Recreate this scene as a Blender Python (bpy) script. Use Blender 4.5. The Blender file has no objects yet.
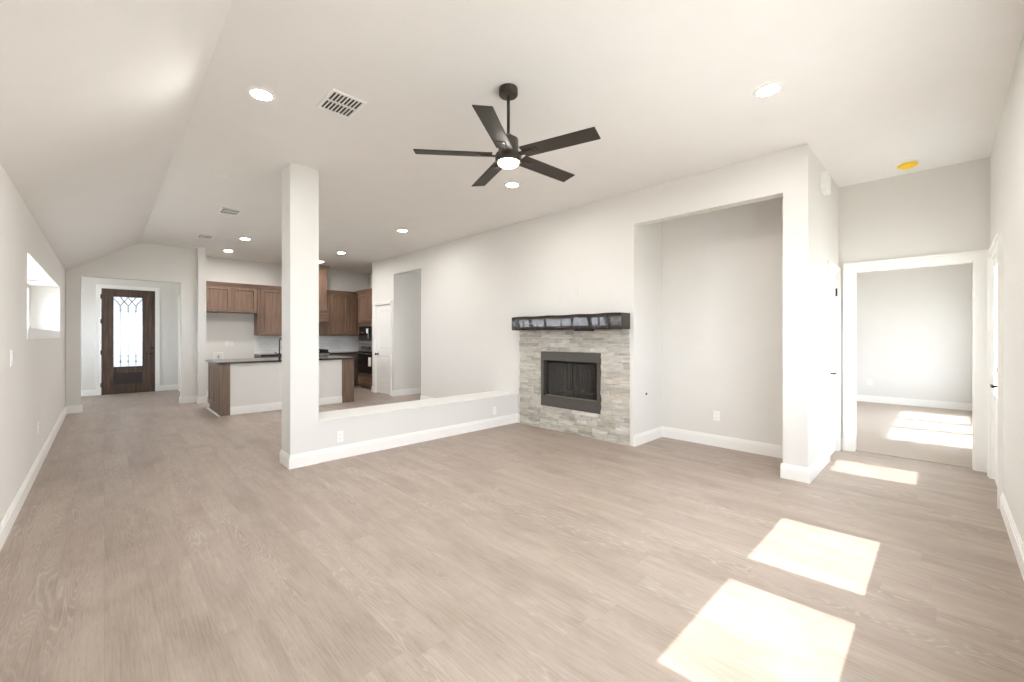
import bpy, bmesh, math, random
from mathutils import Vector, Matrix
R = math.radians
random.seed(7)
sc = bpy.context.scene
C = sc.collection

# ---------------------------------------------------------------- camera
cd = bpy.data.cameras.new('camera'); cam = bpy.data.objects.new('camera', cd); C.objects.link(cam)
cam.location = (0, 0, 1.323); cam.rotation_euler = (R(90), 0, R(90 - 44.234))
cd.sensor_width = 36; cd.lens = 418.66 / 1024 * 36; cd.shift_y = -5.27 / 1024
cd.clip_start = .03; cd.clip_end = 200
sc.camera = cam
# ---------------------------------------------------------------- view
sc.view_settings.view_transform = 'Standard'; sc.view_settings.look = 'None'
sc.view_settings.gamma = 1; sc.view_settings.use_curve_mapping = False
sc.view_settings.exposure = 0.15
cy = sc.cycles
cy.use_denoising = True; cy.max_bounces = 14; cy.diffuse_bounces = 10; cy.glossy_bounces = 5
cy.transparent_max_bounces = 12; cy.sample_clamp_indirect = 12; cy.caustics_reflective = False
# ---------------------------------------------------------------- sky and sun
w = bpy.data.worlds.new('sky'); sc.world = w; w.use_nodes = True
bg = w.node_tree.nodes['Background']; bg.inputs[0].default_value = (.84, .92, 1, 1); bg.inputs[1].default_value = 18
sd = bpy.data.lights.new('sun', 'SUN'); sun = bpy.data.objects.new('sun', sd); C.objects.link(sun)
sd.energy = 8.5; sd.angle = R(.55); sd.color = (1, .97, .93)
SUN = Vector((-1, -.045, -1.65)).normalized()
sun.rotation_euler = SUN.to_track_quat('-Z', 'Y').to_euler(); sun.location = (6, 3, 9)
LAMP = 450.0     # recessed lamps' radiance

# ---------------------------------------------------------------- measures
Yl, Xa, Yc, Yf, X1, Xc, Xn, Yb, Ye, Xr, Xp, Hc, Hl = -.473, -10.34, .473, 4.529, -9.39, -.841, -2.568, 5.246, 6.13, .3235, -4.52, 3.05, 2.423
Xk = -11.12; Xd = -13.1; NR = -1.035

# ---------------------------------------------------------------- node helpers
def nmat(name):
    m = bpy.data.materials.new(name); m.use_nodes = True; nt = m.node_tree
    return m, nt, nt.nodes['Principled BSDF']
def lin(c):
    return tuple(((v / 255) / 12.92 if v / 255 <= .04045 else ((v / 255 + .055) / 1.055) ** 2.4) for v in c) + (1,)
def N(nt, t, **k):
    n = nt.nodes.new(t)
    for a, b in k.items(): setattr(n, a, b)
    return n
def L(nt, a, b): nt.links.new(a, b)
def M_(nt, op, a, b=None, c=None):
    n = N(nt, 'ShaderNodeMath', operation=op)
    for i, v in enumerate((a, b, c)):
        if v is None: continue
        if isinstance(v, (int, float)): n.inputs[i].default_value = v
        else: L(nt, v, n.inputs[i])
    return n.outputs[0]
def mixc(nt, f, a, b, blend='MIX'):
    n = N(nt, 'ShaderNodeMix', data_type='RGBA', blend_type=blend)
    for s, v in ((n.inputs[0], f), (n.inputs[6], a), (n.inputs[7], b)):
        if isinstance(v, (int, float, tuple)): s.default_value = v
        else: L(nt, v, s)
    return n.outputs[2]
def ramp(nt, f, stops):
    n = N(nt, 'ShaderNodeValToRGB'); L(nt, f, n.inputs[0]); e = n.color_ramp.elements
    while len(e) < len(stops): e.new(.5)
    for i, (p, c) in enumerate(stops): e[i].position = p; e[i].color = c
    return n.outputs[0]
def bump(nt, h, strength, dist, bsdf):
    b = N(nt, 'ShaderNodeBump'); b.inputs['Strength'].default_value = strength; b.inputs['Distance'].default_value = dist
    L(nt, h, b.inputs['Height']); L(nt, b.outputs[0], bsdf.inputs['Normal'])
def coords(nt, scale=(1, 1, 1)):
    t = N(nt, 'ShaderNodeTexCoord'); mp = N(nt, 'ShaderNodeMapping'); mp.inputs['Scale'].default_value = scale
    L(nt, t.outputs['Object'], mp.inputs[0]); return mp.outputs[0]
def noise(nt, vec, scale, detail=4, rough=.55, dist=0):
    n = N(nt, 'ShaderNodeTexNoise'); n.inputs['Scale'].default_value = scale; n.inputs['Detail'].default_value = detail
    n.inputs['Roughness'].default_value = rough; n.inputs['Distortion'].default_value = dist
    if vec is not None: L(nt, vec, n.inputs['Vector'])
    return n.outputs[0]
def plain(name, c, rough=.5, metal=0, spec=.5, tex=0, tdist=.001, tscale=200):
    m, nt, b = nmat(name)
    b.inputs['Roughness'].default_value = rough; b.inputs['Metallic'].default_value = metal
    b.inputs['Specular IOR Level'].default_value = spec
    v = coords(nt); n = noise(nt, v, 3.0, 2)
    col = lin(c); dk = tuple(x * .96 for x in col[:3]) + (1,)
    L(nt, mixc(nt, n, dk, col), b.inputs['Base Color'])
    if tex: bump(nt, noise(nt, v, tscale, 2), tex, tdist, b)
    return m
def emis(name, c, s):
    m, nt, b = nmat(name)
    b.inputs['Base Color'].default_value = (.8, .8, .8, 1)
    b.inputs['Emission Color'].default_value = c; b.inputs['Emission Strength'].default_value = s
    return m

mt = {}
mt['wall'] = plain('wall_paint', (225, 223, 219), .85, spec=.2, tex=.08, tscale=160)
mt['white_wall'] = plain('white_wall_paint', (224, 223, 220), .8, spec=.2, tex=.08, tscale=160)
mt['ceiling'] = plain('ceiling_paint', (236, 234, 231), .9, spec=.15, tex=.1, tscale=120)
mt['trim'] = plain('trim_paint', (243, 242, 239), .38)
mt['white'] = plain('white_plastic', (240, 240, 238), .35)
mt['black'] = plain('matte_black_metal', (26, 25, 24), .42, .2)
mt['bronze'] = plain('dark_bronze_metal', (62, 55, 49), .4, .35)
mt['blade'] = plain('dark_fan_blade', (52, 46, 41), .6)
mt['steel'] = plain('stainless_steel', (150, 146, 140), .3, .9)
mt['blackglass'] = plain('black_glass', (14, 13, 13), .08)
mt['frame'] = plain('firebox_metal', (84, 80, 75), .5, .3)
mt['soot'] = plain('firebox_lining', (34, 32, 30), .9)
mt['yellow'] = plain('yellow_dust_cover', (252, 212, 44), .4)
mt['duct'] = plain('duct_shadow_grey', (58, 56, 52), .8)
mt['brass'] = plain('rod_metal', (150, 140, 125), .35, .8)
mt['lead'] = plain('lead_came', (95, 92, 88), .5, .4)
mt['concrete'] = plain('patio_concrete', (190, 186, 178), .9)
mt['lamp'] = emis('lamp_diffuser', (1, .975, .94, 1), LAMP)
mt['fanlamp'] = emis('fan_lamp_diffuser', (1, .93, .84, 1), LAMP * .5)

def glass_mat(name, milky=0.0, tint=1.0):
    m, nt, b = nmat(name); nt.nodes.remove(b)
    out = nt.nodes['Material Output']
    tr = N(nt, 'ShaderNodeBsdfTransparent'); tr.inputs[0].default_value = (tint, tint, tint, 1); gl = N(nt, 'ShaderNodeBsdfGlossy'); gl.inputs['Roughness'].default_value = .02
    lw = N(nt, 'ShaderNodeLayerWeight'); lw.inputs[0].default_value = .5      # facing: same from both sides of the thin pane
    fac = M_(nt, 'ADD', M_(nt, 'MULTIPLY', M_(nt, 'POWER', lw.outputs['Facing'], 5), .6), .03)
    src = tr.outputs[0]
    if milky:
        tl = N(nt, 'ShaderNodeBsdfTranslucent'); tl.inputs[0].default_value = (.95, .97, 1, 1)
        v = coords(nt); k = noise(nt, v, 60, 2)
        mm = N(nt, 'ShaderNodeMixShader'); L(nt, M_(nt, 'MULTIPLY', k, milky * 2), mm.inputs[0])
        L(nt, src, mm.inputs[1]); L(nt, tl.outputs[0], mm.inputs[2]); src = mm.outputs[0]
    mx = N(nt, 'ShaderNodeMixShader'); L(nt, fac, mx.inputs[0]); L(nt, src, mx.inputs[1]); L(nt, gl.outputs[0], mx.inputs[2])
    L(nt, mx.outputs[0], out.inputs[0]); return m
mt['glass'] = glass_mat('clear_glass'); mt['doorglass'] = glass_mat('textured_door_glass', .25, .11)

def dim_screen_mat():  # see-through dark sheet that cuts the bedroom daylight
    m, nt, b = nmat('dimming_screen_mesh'); b.inputs['Base Color'].default_value = (.03, .03, .03, 1); b.inputs['Roughness'].default_value = .8
    b.inputs['Alpha'].default_value = .13
    return m
mt['dim_screen'] = dim_screen_mat()
def screen_mat():
    m, nt, b = nmat('firescreen_mesh'); b.inputs['Base Color'].default_value = lin((96, 92, 86)); b.inputs['Roughness'].default_value = .5
    b.inputs['Metallic'].default_value = .5
    b.inputs['Alpha'].default_value = .62
    return m
mt['screen'] = screen_mat()

def floor_mat():
    m, nt, b = nmat('oak_plank_floor')
    t = N(nt, 'ShaderNodeTexCoord'); s = N(nt, 'ShaderNodeSeparateXYZ'); L(nt, t.outputs['Object'], s.inputs[0])
    X, Y = s.outputs[0], s.outputs[1]
    PW, PL = .181, 1.52
    yr = M_(nt, 'DIVIDE', Y, PW); row = M_(nt, 'FLOOR', yr); fy = M_(nt, 'FRACT', yr)
    wn = N(nt, 'ShaderNodeTexWhiteNoise', noise_dimensions='1D'); L(nt, row, wn.inputs['W'])
    xr = M_(nt, 'ADD', M_(nt, 'DIVIDE', X, PL), M_(nt, 'MULTIPLY', wn.outputs[0], 7.3)); col = M_(nt, 'FLOOR', xr); fx = M_(nt, 'FRACT', xr)
    cb = N(nt, 'ShaderNodeCombineXYZ'); L(nt, row, cb.inputs[0]); L(nt, col, cb.inputs[1])
    w2 = N(nt, 'ShaderNodeTexWhiteNoise', noise_dimensions='2D'); L(nt, cb.outputs[0], w2.inputs[0])
    pid = w2.outputs[0]
    # grain coordinates, shifted per plank
    gx = M_(nt, 'ADD', X, M_(nt, 'MULTIPLY', pid, 37)); gy = M_(nt, 'ADD', Y, M_(nt, 'MULTIPLY', pid, 11))
    def gv(sx, sy):
        c = N(nt, 'ShaderNodeCombineXYZ'); L(nt, M_(nt, 'MULTIPLY', gx, sx), c.inputs[0]); L(nt, M_(nt, 'MULTIPLY', gy, sy), c.inputs[1]); return c.outputs[0]
    fine = noise(nt, gv(5, 120), 1, 4, .7)
    pores = noise(nt, gv(14, 210), 1, 2, .6)
    broad = noise(nt, gv(.8, 9), 1, 4, .6, .5)
    patchy = noise(nt, gv(1.7, 2.6), 1, 3, .6, .4)
    ring = noise(nt, gv(.75, 6.5), 1, 2.5, .45, .25)
    rings = M_(nt, 'FRACT', M_(nt, 'MULTIPLY', ring, 30)); rings = M_(nt, 'ABSOLUTE', M_(nt, 'SUBTRACT', rings, .5))
    mask = ramp(nt, noise(nt, gv(.55, 3.0), 1, 1), [(.46, (0, 0, 0, 1)), (.62, (1, 1, 1, 1))])
    base = ramp(nt, broad, [(.25, lin((138, 124, 113))), (.5, lin((153, 139, 128))), (.75, lin((163, 150, 139)))])
    base = mixc(nt, M_(nt, 'MULTIPLY', ramp(nt, patchy, [(.45, (0, 0, 0, 1)), (.7, (1, 1, 1, 1))]), .6), base, lin((128, 113, 101)))
    c1 = mixc(nt, M_(nt, 'MULTIPLY', ramp(nt, fine, [(.38, (0, 0, 0, 1)), (.72, (1, 1, 1, 1))]), .4), base, lin((182, 169, 158)))
    c1 = mixc(nt, M_(nt, 'MULTIPLY', ramp(nt, pores, [(.55, (0, 0, 0, 1)), (.75, (1, 1, 1, 1))]), .35), c1, lin((118, 103, 92)))
    rr = ramp(nt, rings, [(.0, (1, 1, 1, 1)), (.2, (0, 0, 0, 1))])
    c2 = mixc(nt, M_(nt, 'MULTIPLY', M_(nt, 'MULTIPLY', rr, mask), .42), c1, lin((188, 177, 167)))
    tint = ramp(nt, pid, [(0, (1.01, 1.01, 1.005, 1)), (.5, (1.04, 1.035, 1.03, 1)), (1, (1.08, 1.078, 1.07, 1))])
    c3 = mixc(nt, 1.0, c2, tint, 'MULTIPLY')
    ey = M_(nt, 'MINIMUM', fy, M_(nt, 'SUBTRACT', 1, fy)); ex = M_(nt, 'MULTIPLY', M_(nt, 'MINIMUM', fx, M_(nt, 'SUBTRACT', 1, fx)), PL / PW)
    e = M_(nt, 'MINIMUM', ey, ex)
    em = M_(nt, 'LESS_THAN', e, .005)
    L(nt, mixc(nt, M_(nt, 'MULTIPLY', em, .22), c3, lin((100, 86, 76))), b.inputs['Base Color'])
    b.inputs['Roughness'].default_value = .42; b.inputs['Specular IOR Level'].default_value = .35
    bump(nt, M_(nt, 'SUBTRACT', fine, M_(nt, 'MULTIPLY', em, 1.5)), .12, .0015, b)
    return m
mt['floor'] = floor_mat()

def carpet_mat():
    m, nt, b = nmat('beige_carpet'); v = coords(nt); n = noise(nt, v, 260, 3)
    n2 = noise(nt, v, 5, 3)
    L(nt, mixc(nt, M_(nt, 'MULTIPLY', n2, .7), ramp(nt, n, [(.3, lin((158, 146, 134))), (.7, lin((196, 185, 174)))]), lin((184, 172, 160))), b.inputs['Base Color'])
    b.inputs['Roughness'].default_value = 1; b.inputs['Specular IOR Level'].default_value = .05; bump(nt, n, .6, .006, b); return m
mt['carpet'] = carpet_mat()

def wood_mat(name, dark, mid, light, vertical=True, rough=.4, gs=1.0):
    m, nt, b = nmat(name)
    v = coords(nt, (26 * gs, 26 * gs, 1.6 * gs) if vertical else (1.6 * gs, 26 * gs, 26 * gs))
    n = noise(nt, v, 1, 5, .6, .5); v2 = coords(nt, (5, 5, 1) if vertical else (1, 5, 5)); n2 = noise(nt, v2, 1, 3)
    c = ramp(nt, n, [(.28, lin(dark)), (.5, lin(mid)), (.72, lin(light))])
    L(nt, mixc(nt, M_(nt, 'MULTIPLY', n2, .35), c, lin(dark)), b.inputs['Base Color'])
    b.inputs['Roughness'].default_value = rough; bump(nt, n, .1, .001, b); return m
mt['cab'] = wood_mat('walnut_stained_cabinet', (90, 68, 54), (118, 92, 75), (137, 110, 91))
mt['cabh'] = wood_mat('walnut_stained_rail', (90, 68, 54), (114, 89, 72), (131, 105, 87), False)
mt['islandwood'] = wood_mat('grey_brown_island_wood', (92, 74, 60), (118, 97, 80), (140, 118, 99), True, .45, .8)
mt['doorwood'] = wood_mat('dark_stained_entry_wood', (44, 30, 21), (76, 55, 40), (108, 82, 58), True, .4)

mt['darkpanel'] = wood_mat('darker_door_panel', (26, 18, 14), (44, 31, 24), (62, 46, 35), False, .4)
def mantel_mat():
    m, nt, b = nmat('rough_hewn_dark_timber')
    v = coords(nt, (2.2, 20, 20)); n = noise(nt, v, 1, 6, .65, .8); v2 = coords(nt, (3, 3, 3)); n2 = noise(nt, v2, 1, 3)
    c = ramp(nt, n, [(.3, lin((22, 17, 14))), (.55, lin((46, 35, 28))), (.8, lin((84, 60, 42)))])
    L(nt, mixc(nt, M_(nt, 'MULTIPLY', n2, .6), c, lin((28, 24, 22))), b.inputs['Base Color'])
    b.inputs['Roughness'].default_value = .17; b.inputs['Specular IOR Level'].default_value = .8
    bump(nt, noise(nt, coords(nt, (14, 40, 40)), 1, 4), .25, .003, b); return m
mt['mantel'] = mantel_mat()

def stone_mat():
    m, nt, b = nmat('split_face_ledger_stone')
    at = N(nt, 'ShaderNodeAttribute', attribute_name='tone')
    v = coords(nt, (7, 7, 34)); n = noise(nt, v, 1, 6, .65, .4)
    base = ramp(nt, at.outputs['Fac'], [(0, lin((176, 172, 163))), (.25, lin((194, 190, 182))), (.55, lin((210, 207, 199))), (.8, lin((205, 198, 185))), (1, lin((222, 220, 214)))])
    vein = ramp(nt, n, [(.3, (.5, .49, .47, 1)), (.42, (.8, .79, .77, 1)), (.62, (1, 1, 1, 1))])
    L(nt, mixc(nt, 1.0, base, vein, 'MULTIPLY'), b.inputs['Base Color'])
    b.inputs['Roughness'].default_value = .75; bump(nt, n, .6, .006, b); return m
mt['stone'] = stone_mat()

def granite_mat():
    m, nt, b = nmat('dark_speckled_granite'); v = coords(nt); n = noise(nt, v, 120, 3)
    L(nt, ramp(nt, n, [(.4, lin((34, 30, 28))), (.6, lin((58, 52, 48))), (.75, lin((120, 110, 100)))]), b.inputs['Base Color'])
    b.inputs['Roughness'].default_value = .12; b.inputs['Specular IOR Level'].default_value = .7; return m
mt['granite'] = granite_mat()

def tile_mat():
    m, nt, b = nmat('white_subway_tile'); t = N(nt, 'ShaderNodeTexCoord'); s = N(nt, 'ShaderNodeSeparateXYZ'); L(nt, t.outputs['Object'], s.inputs[0])
    c = N(nt, 'ShaderNodeCombineXYZ'); L(nt, s.outputs[1], c.inputs[0]); L(nt, s.outputs[2], c.inputs[1])
    k = N(nt, 'ShaderNodeTexBrick'); L(nt, c.outputs[0], k.inputs[0]); k.inputs['Scale'].default_value = 1
    k.inputs['Color1'].default_value = lin((240, 240, 238)); k.inputs['Color2'].default_value = lin((232, 232, 230)); k.inputs['Mortar'].default_value = lin((222, 221, 218))
    k.inputs['Brick Width'].default_value = .15; k.inputs['Row Height'].default_value = .075; k.inputs['Mortar Size'].default_value = .003
    L(nt, k.outputs[0], b.inputs['Base Color']); b.inputs['Roughness'].default_value = .15; return m
mt['tile'] = tile_mat()
def grass_mat():
    m, nt, b = nmat('lawn_grass'); n = noise(nt, coords(nt), 9, 5)
    L(nt, ramp(nt, n, [(.3, lin((96, 110, 66))), (.7, lin((146, 150, 100)))]), b.inputs['Base Color']); b.inputs['Roughness'].default_value = 1; return m
mt['grass'] = grass_mat()

# ---------------------------------------------------------------- mesh helpers
def box(bm, x0, x1, y0, y1, z0, z1, bev=0):
    r = bmesh.ops.create_cube(bm, size=1)
    for v in r['verts']:
        v.co = Vector(((x0 + x1) / 2 + v.co.x * (x1 - x0), (y0 + y1) / 2 + v.co.y * (y1 - y0), (z0 + z1) / 2 + v.co.z * (z1 - z0)))
    if bev:
        es = list({e for v in r['verts'] for e in v.link_edges})
        bmesh.ops.bevel(bm, geom=es, offset=bev, segments=2, affect='EDGES', profile=.7)
    return r['verts']
def cyl(bm, p, r0, r1, h, axis='Z', seg=32, cap=True):
    g = bmesh.ops.create_cone(bm, cap_ends=cap, segments=seg, radius1=r0, radius2=r1, depth=h)
    rot = {'Z': Matrix(), 'X': Matrix.Rotation(R(90), 4, 'Y'), 'Y': Matrix.Rotation(R(-90), 4, 'X')}[axis]
    bmesh.ops.transform(bm, matrix=Matrix.Translation(p) @ rot, verts=g['verts']); return g['verts']
def lathe(bm, prof, c=(0, 0, 0), seg=40):
    rings = []
    for r, z in prof:
        rings.append([bm.verts.new((c[0] + max(r, 1e-4) * math.cos(2 * math.pi * k / seg), c[1] + max(r, 1e-4) * math.sin(2 * math.pi * k / seg), c[2] + z)) for k in range(seg)])
    for a, b in zip(rings, rings[1:]):
        for k in range(seg): bm.faces.new((a[k], a[(k + 1) % seg], b[(k + 1) % seg], b[k]))
    for rg in (rings[0], rings[-1]):
        try: bm.faces.new(rg)
        except ValueError: pass
def tube(bm, pts, r, seg=10):
    pts = [Vector(p) for p in pts]; rings = []
    for i, p in enumerate(pts):
        d = (pts[min(i + 1, len(pts) - 1)] - pts[max(i - 1, 0)]).normalized()
        a = d.cross(Vector((0, 0, 1)))
        if a.length < .1: a = d.cross(Vector((0, 1, 0)))
        a.normalize(); b = d.cross(a)
        rings.append([bm.verts.new(p + a * r * math.cos(2 * math.pi * k / seg) + b * r * math.sin(2 * math.pi * k / seg)) for k in range(seg)])
    for a, b in zip(rings, rings[1:]):
        for k in range(seg): bm.faces.new((a[k], a[(k + 1) % seg], b[(k + 1) % seg], b[k]))
    bm.faces.new(rings[0]); bm.faces.new(rings[-1])
def obj(name, bm, m, parent=None, smooth=False, world=False):
    """links bm as one mesh; world=True: coordinates are world ones and the parent is unrotated"""
    bmesh.ops.recalc_face_normals(bm, faces=bm.faces)
    if parent is not None and world:
        bmesh.ops.translate(bm, vec=-Vector(parent.location), verts=bm.verts)
    me = bpy.data.meshes.new(name); bm.to_mesh(me); bm.free()
    me.materials.append(mt[m] if isinstance(m, str) else m)
    if smooth:
        for p in me.polygons: p.use_smooth = True
        me.set_sharp_from_angle(angle=R(35))
    o = bpy.data.objects.new(name, me); C.objects.link(o)
    if parent is not None: o.parent = parent
    return o
def bmx(*boxes, bev=0):
    bm = bmesh.new()
    for b in boxes: box(bm, *b, bev=bev)
    return bm
def tag(o, label, cat, group=None):
    o['label'] = label; o['category'] = cat
    if group: o['group'] = group
    return o
def thing(name, label, cat, loc=(0, 0, 0), rotz=0, group=None):
    o = bpy.data.objects.new(name, None); C.objects.link(o); o.location = loc; o.rotation_euler = (0, 0, rotz); o.empty_display_size = .1
    return tag(o, label, cat, group)
def struct(name, bm, m, label=None, cat=None):
    o = obj(name, bm, m); o['kind'] = 'structure'
    if label: tag(o, label, cat or name.split('_')[0])
    return o
def dup(root, loc, rotz, label, group=None):
    r = root.copy(); C.objects.link(r); r.location = loc; r.rotation_euler = (0, 0, rotz); r['label'] = label
    if group: r['group'] = group
    for ch in root.children:
        c = ch.copy(); C.objects.link(c); c.parent = r
        for g in ch.children:
            d = g.copy(); C.objects.link(d); d.parent = c
    return r
def holes(bm, axis, p0, p1, u0, u1, z0, z1, hs):
    """wall slab between planes p0..p1 along axis, spanning u (other horizontal axis) and z, with rectangular holes (u0,u1,z0,z1)"""
    us = sorted({u0, u1, *[h[0] for h in hs], *[h[1] for h in hs]}); zs = sorted({z0, z1, *[h[2] for h in hs], *[h[3] for h in hs]})
    us = [u for u in us if u0 <= u <= u1]; zs = [z for z in zs if z0 <= z <= z1]
    ins = lambda u, z: any(h[0] < u < h[1] and h[2] < z < h[3] for h in hs)
    cell = {}
    def V(u, z, p):
        k = (u, z, p)
        if k not in cell: cell[k] = bm.verts.new((p, u, z) if axis == 'X' else (u, p, z))
        return cell[k]
    solid = lambda i, j: 0 <= i < len(us) - 1 and 0 <= j < len(zs) - 1 and not ins((us[i] + us[i + 1]) / 2, (zs[j] + zs[j + 1]) / 2)
    for i in range(len(us) - 1):
        for j in range(len(zs) - 1):
            if not solid(i, j): continue
            a, b, c, d = us[i], us[i + 1], zs[j], zs[j + 1]
            for p in (p0, p1): bm.faces.new([V(a, c, p), V(b, c, p), V(b, d, p), V(a, d, p)])
            for (ii, jj, q) in ((i - 1, j, ((a, c), (a, d))), (i + 1, j, ((b, c), (b, d))), (i, j - 1, ((a, c), (b, c))), (i, j + 1, ((a, d), (b, d)))):
                if not solid(ii, jj):
                    (s, t) = q; bm.faces.new([V(*s, p0), V(*t, p0), V(*t, p1), V(*s, p1)])
    return bm

# ================================================================ SETTING
T = .13
# floors
struct('floor', bmx((Xd - .3, Xr + .1, -1.6, 4.55, -.12, 0), (X1 - 3.7, -6.9, 4.55, 7.4, -.12, 0), (NR - 1.7, Xr + .1, 4.55, Ye + .06, -.12, 0)), 'floor', 'pale oak wide plank flooring running toward the front door', 'floor')
struct('floor_bedroom', bmx((-4.2, .8, Ye + .06, 11.2, -.12, .006)), 'carpet', 'beige bedroom carpet beyond the cased opening', 'carpet')
struct('ground', bmx((Xr + .55, 40, -30, 40, -.3, -.14)), 'concrete')
struct('ground_front', bmx((-40, Xd - .35, -30, 40, -.3, -.14)), 'concrete')
struct('ground_side', bmx((Xd - .3, Xr + .5, -30, -1.7, -.3, -.14)), 'concrete')
# ceilings
bm = bmesh.new()
box(bm, Xa - .13, Xr + .2, Yc, Ye + .05, Hc, Hc + .15); box(bm, Xk - .2, Xa - .13, 1.29, Ye + .05, Hc, Hc + .15)
vs = [bm.verts.new(p) for p in ((Xa - .13, Yl - .3, Hl - .3 * (Hc - Hl) / (Yc - Yl)), (Xr + .2, Yl - .3, Hl - .3 * (Hc - Hl) / (Yc - Yl)), (Xr + .2, Yc, Hc), (Xa - .13, Yc, Hc))]
vt = [bm.verts.new(v.co + Vector((0, 0, .15))) for v in vs]
bm.faces.new(vs); bm.faces.new(vt[::-1])
for i in range(4): bm.faces.new((vs[i], vs[(i + 1) % 4], vt[(i + 1) % 4], vt[i]))
struct('ceiling', bm, 'ceiling', 'white ceiling sloping down to the left wall', 'ceiling')
struct('ceiling_foyer', bmx((Xd - .2, Xa - .13, -1.6, 1.29, 2.75, 2.9)), 'ceiling')
struct('ceiling_bedroom', bmx((-4.2, .8, Ye + .05, 11.2, 2.75, 2.9)), 'ceiling')
struct('ceiling_hallway', bmx((-9.3, -6.9, Yf + T, 7.4, 2.75, 2.9)), 'ceiling')
# left wall with clerestory niche
NX0, NX1, NZ0, NZ1, NYB = -9.15, -5.445, 1.295, 2.04, -.757
bm = holes(bmesh.new(), 'Y', NYB, Yl, Xa - .1, Xr + .2, 0, Hl - .005, [(NX0, NX1, NZ0, NZ1)])
NWH = [(-8.86, -8.38), (-7.96, -7.46), (-7.04, -6.54), (-6.12, -5.62)]
struct('wall_left_outer', holes(bmesh.new(), 'Y', NYB - .08, NYB - .0005, Xa - .1, Xr + .2, 0, Hl - .1, [(a, b, NZ0 + .12, NZ1 - .06) for a, b in NWH]), 'wall')
struct('wall_left', bm, 'wall')
# right wall, two windows, a third added for daylight, and a hall door
WZ0, WZ1 = 1.02, 2.079
WIN = [(1.665, 2.50), (2.80, 3.585), (.56, 1.366)]  # last opening is unseen, added to bring in more daylight
DY0, DY1 = 4.97, 5.88
FW = .03
hs = [(a - FW, b + FW, WZ0 - FW, WZ1 + FW) for a, b in WIN] + [(DY0, DY1, 0, 2.04)]
struct('wall_right', holes(bmesh.new(), 'X', Xr, Xr + .14, NYB - .08, Ye, 0, Hc + .01, hs), 'wall')
# hall end wall, opening to bedroom
OX0, OX1, OZ = -.705, .224, 2.065
struct('wall_end', holes(bmesh.new(), 'Y', Ye, Ye + .12, -4.2, .8, 0, Hc + .01, [(OX0, OX1, -1, OZ)]), 'wall')
# hall left wall with closet door
CY0, CY1 = 5.47, 6.03
struct('wall_hall', holes(bmesh.new(), 'X', Xc - .12, Xc, Yf + T, Ye, 0, Hc + .01, [(CY0, CY1, -1, 2.04)]), 'wall')
# fireplace wall
FX0, FX1, FZ0, FZ1 = -4.018, -3.018, .33, 1.10
PX0, PX1 = -9.21, -8.50
HX0, HX1, HZ = -8.361, -7.256, 2.67
NZ = 2.655
struct('wall_fireplace', holes(bmesh.new(), 'Y', Yf, Yf + T, X1, Xc, 0, Hc + .01, [(FX0, FX1, FZ0, FZ1), (PX0, PX1, -1, 2.03), (HX0, HX1, -1, HZ), (Xn, NR, -1, NZ)]), 'wall')
struct('wall_niche', bmx((Xn - .1, NR + .1, Yb, Yb + .1, 0, Hc), (Xn - .1, Xn, Yf + T, Yb, 0, Hc), (NR, NR + .06, Yf + T, Yb, 0, Hc)), 'wall')
# kitchen walls
struct('wall_kitchen_back', bmx((Xk - .12, Xk, 1.29, 5.37, 0, Hc)), 'wall')
struct('wall_kitchen_side', bmx((Xk, X1 - .002, 5.25, 5.37, 0, Hc), (X1, X1 + .1, Yf + T, 5.37, 0, Hc)), 'wall')
struct('wall_stub', bmx((Xk, Xa + .24, 1.312, 1.436, 0, Hc)), 'wall')
# foyer walls
GY0, GY1, GZ = -.289, 1.07, 2.357
bm = holes(bmesh.new(), 'X', Xa - .13, Xa, -.47, 1.311, 0, Hc - .002, [(GY0, GY1, -1, GZ)])
struct('wall_foyer_front', bm, 'wall')
struct('wall_foyer_left', holes(bmesh.new(), 'Y', -1.5, -1.38, Xd - .2, Xa - .1, 0, 2.8, [(-12.3, -11.5, 1.1, 2.1)]), 'wall')  # hole for the added foyer window
struct('wall_foyer_side', bmx((Xa - .1, Xa, -1.5, NYB - .08, 0, 2.8)), 'wall')
SX0, SX1 = -12.66, -11.85
struct('wall_foyer_right', holes(bmesh.new(), 'Y', 1.294, 1.40, Xd - .15, Xk - .12, 0, 2.8, [(SX0, SX1, -1, 2.2)]), 'wall')
EY0, EY1, EZ = -.066, .878, 2.395
struct('wall_entry', holes(bmesh.new(), 'X', Xd - .2, Xd + .025, -1.38, 1.294, 0, 2.8, [(EY0, EY1, -1, EZ)]), 'wall')
# side hallway
struct('wall_hallway', bmx((HX0 - .1, HX0, Yf + T, 7.3, 0, 2.8), (HX1, HX1 + .1, Yf + T, 7.3, 0, 2.8), ) , 'wall')
struct('wall_hallway_end', holes(bmesh.new(), 'Y', 7.2, 7.3, HX0, HX1, 0, 2.8, [(HX0 + .3, HX1 - .3, 1.2, 1.9)]), 'wall')  # hole for the added hallway window
struct('wall_pantry', bmx((X1 + .1, HX0 - .1, 5.3, 5.4, 0, 2.8)), 'wall')
struct('wall_closet', bmx((Xc - .9, Xc - .12, Ye - .05, Ye, 0, 2.8)), 'wall')
# bedroom
BX = .63
BW = [(7.25, 8.17), (8.35, 9.04), (9.21, 10.05)]
struct('wall_bedroom_side', holes(bmesh.new(), 'X', BX, BX + .15, Ye + .12, 11.05, 0, 2.8, [(a - .03, b + .03, .55, 2.11) for a, b in BW]), 'wall')
struct('wall_bedroom_far', bmx((-4.2, .8, 10.9, 11.05, 0, 2.8)), 'wall')
struct('wall_bedroom_left', bmx((-4.2, -4.05, Ye + .12, 10.9, 0, 2.8)), 'wall')
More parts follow.
